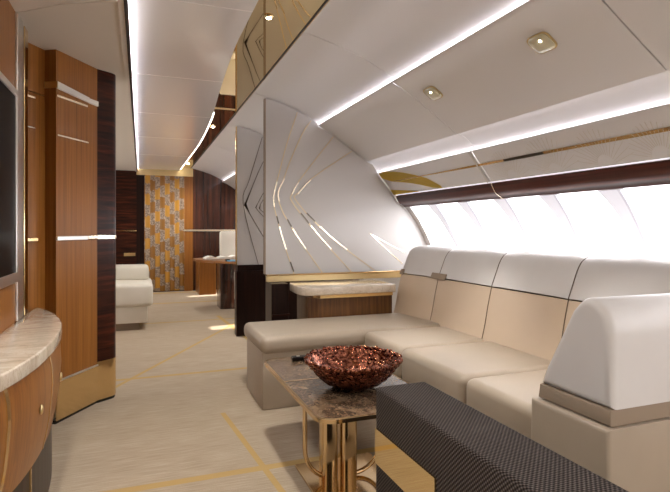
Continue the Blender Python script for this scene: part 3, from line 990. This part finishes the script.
# overlapping round scales inside and out
_tb = bmesh.new()
bmesh.ops.create_uvsphere(_tb, u_segments=7, v_segments=4, radius=1)
_tb.verts.ensure_lookup_table()
TV = [v.co.copy() for v in _tb.verts]
TF = [[v.index for v in f.verts] for f in _tb.faces]
_tb.free()
SV, SF = [], []
def scale_at(p, nrm, rad, squash, bm_):
    mt = Matrix.Translation(p) @ nrm.to_track_quat('Z', 'Y').to_matrix().to_4x4() @ Matrix.Diagonal((rad, rad, rad * squash, 1))
    o = len(SV)
    SV.extend(mt @ v for v in TV)
    SF.extend([i + o for i in f] for f in TF)
for i in range(8, len(PB), 2):
    pr_, pz = PB[i]
    tx_, tz_ = PB[min(i + 1, len(PB) - 1)][0] - PB[i - 1][0], PB[min(i + 1, len(PB) - 1)][1] - PB[i - 1][1]
    L = math.hypot(tx_, tz_)
    cnt = max(10, int(2 * math.pi * pr_ / .019))
    for q in range(cnt):
        a = 2 * math.pi * (q + .5 * (i // 2 % 2) + random.uniform(-.2, .2)) / cnt
        ca, sa = math.cos(a), math.sin(a)
        for sd_ in (1, -1):
            n_ = Vector((tz_ / L * ca, tz_ / L * sa, -tx_ / L)) * sd_
            n_ += Vector((random.uniform(-.3, .3), random.uniform(-.3, .3), random.uniform(-.3, .3)))
            p_ = bc + Vector(((pr_ + .003 * sd_) * ca, (pr_ + .003 * sd_) * sa, pz + random.uniform(-.003, .006)))
            scale_at(p_, n_.normalized(), random.uniform(.011, .015), .4, b)
_me = bpy.data.meshes.new('tmp')
_me.from_pydata(SV, [], SF)
b.from_mesh(_me)
bpy.data.meshes.remove(_me)
obj('bowl_body', b, M['copper'], bw, True, 40)
# rim beads
b = bmesh.new()
for q in range(60):
    a = 2 * math.pi * (q + random.uniform(-.3, .3)) / 60
    bmesh.ops.create_uvsphere(b, u_segments=8, v_segments=5, radius=random.uniform(.009, .015), matrix=Matrix.Translation(bc + Vector((  .231 * math.cos(a), .231 * math.sin(a), .134 + random.uniform(0, .012)))))
obj('beaded_rim', b, M['copper'], bw, True, 60)
t = thing('remote_control', (.92, 2.93, .4225), 'small black remote control lying on the table behind the bowl', 'remote control')
obj('case', box(.838, .97, 2.93, 2.975, .4225, .447, .005), M['black'], t)
obj('button', box(.865, .885, 2.945, 2.96, .446, .4485), M['chrome'], t)

# ------------------------------------------------------------------ woven bench in the foreground
ot = thing('woven_bench', (.95, 1.2, 0), 'dark woven fabric bench end with a gold side panel in the near foreground', 'bench')
obj('body', prism(rrect(.836, 1.052, .55, 1.788, .012, 4), 'z', .0, .601, None, .018, 4), M['weave'], ot, True, 40)
obj('side_panel', box(.829, .837, 1.352, 1.775, .318, .449), M['gold_mirror'], ot)

# ------------------------------------------------------------------ far cabin
lp = thing('leaf_curtain', (.43, Y1 - .1, .02), 'gold and silver leaf patterned fluted panel on the far bulkhead', 'wall panel')
ys = []
n = 84
line = []
for i in range(n + 1):
    x = .06 + .73 * i / n
    line.append((x, Y1 - .055 - .014 * abs(math.sin(math.pi * x * 11.2))))
obj('pleated_panel', prism(line + [(.79, Y1 - .035), (.06, Y1 - .035)], 'z', .02, 2.234), M['leaf'], lp, True, 60)
tag(obj('wall_console', box(1.0, 1.30, 9.72, Y1 - .07, 0, .60, .004), M['wood']), 'small honey wood cabinet beneath the far table end', 'cabinet')
tb = thing('dining_table', (1.3, 7.95, 0), 'wooden table on a dark pedestal in the far cabin', 'table')
obj('tabletop', prism([(.78, 8.6), (.80, 8.25), (1.0, 7.75), (1.3, 7.42), (2.2, 7.42), (2.2, 8.75), (.9, 8.75)], 'z', .70, .735, None, .008, 3), M['wood'], tb)
obj('pedestal', prism(rrect(1.12, 1.42, 7.86, 8.3, .04), 'z', 0, .70), M['ebony_v'], tb, True, 30)
def far_chair(x, y, rz, label):
    c = thing('lounge_chair', (x, y, 0), label, 'chair', 'ivory chairs at the far table')
    ca, sa = math.cos(rz), math.sin(rz)
    def place(bm_):
        bmesh.ops.transform(bm_, matrix=Matrix.Translation((x, y, 0)) @ Matrix.Rotation(rz, 4, 'Z'), verts=bm_.verts[:])
        return bm_
    obj('base', place(box(-.22, .22, -.25, .2, 0, .12, .02)), M['taupe'], c, True)
    obj('seat', place(cushion(-.28, .28, -.3, .3, .12, .46, .05, .01)), M['leather_ivory'], c, True, 60)
    bp = [(.20, .40), (.24, .80), (.27, 1.10), (.31, 1.17), (.37, 1.16), (.40, 1.08), (.37, .60), (.33, .18), (.25, .15)]
    obj('backrest', place(prism(bp, 'x', -.28, .28, None, .03, 4)), M['leather_ivory'], c, True, 50)
    obj('armrest', place(box(-.33, -.26, -.28, .28, .2, .62, .025, 3)), M['leather_ivory'], c, True, 50)
    obj('armrest', place(box(.26, .33, -.28, .28, .2, .62, .025, 3)), M['leather_ivory'], c, True, 50)
    obj('piping', place(box(-.2, .2, .385, .40, .70, .72)), M['gold_satin'], c)
far_chair(1.60, 9.05, 0, 'ivory high backed chair on the far side of the distant table')
far_chair(1.56, 7.05, math.pi, 'ivory chair on the near side of the distant table, half behind the dark partition base')
# papers and tablet on the table
for i, (x0, x1, y0, y1, z0, lab) in enumerate(((.93, 1.32, 8.15, 8.5, .7365, 'pale open magazine on the far table, nearest the aisle'), (1.34, 1.62, 8.3, 8.62, .7365, 'pale folded paper on the far table, beside the ivory chair'))):
    b = bmesh.new()
    nx = 10
    rows = []
    for q in range(nx + 1):
        f = q / nx
        h = .012 + .035 * abs(math.sin(math.pi * f * 2)) * (1 - .3 * f)
        rows.append([b.verts.new((x0 + (x1 - x0) * f, yy, z)) for yy, z in ((y0, z0), (y1, z0), (y1, z0 + h), (y0, z0 + h))])
    for a, c in zip(rows, rows[1:]):
        for j in range(4):
            b.faces.new((a[j], a[(j + 1) % 4], c[(j + 1) % 4], c[j]))
    b.faces.new(rows[0]); b.faces.new(rows[-1][::-1])
    tag(obj('magazine', b, M['paper'], None, True), lab, 'magazine', 'papers on the far table')
t = thing('folder', (1.3, 7.65, .7365), 'small blue and black folder at the near edge of the far table', 'folder')
obj('cover', prism([(1.16, 7.62), (1.22, 7.52), (1.62, 7.52), (1.62, 7.75), (1.22, 7.75)], 'z', .7365, .752), M['blue'], t)
obj('spine', box(1.16, 1.22, 7.60, 7.70, .7365, .765), M['black'], t)

ls = thing('bench_seat', (-.6, 7.0, 0), 'ivory leather settee projecting from the left in the far cabin', 'sofa')
obj('plinth', box(-1.6, -.02, 6.62, 7.3, 0, .09), M['taupe'], ls)
obj('base', box(-1.6, .075, 6.56, 7.4, .09, .285, .006), M['leather_ivory'], ls, True)
obj('seat_cushion', cushion(-1.6, .135, 6.52, 7.4, .28, .555, .05, .012), M['leather_ivory'], ls, True, 60)
obj('backrest', cushion(-1.6, .095, 7.05, 7.45, .54, .735, .05, .01), M['leather_ivory'], ls, True, 60)
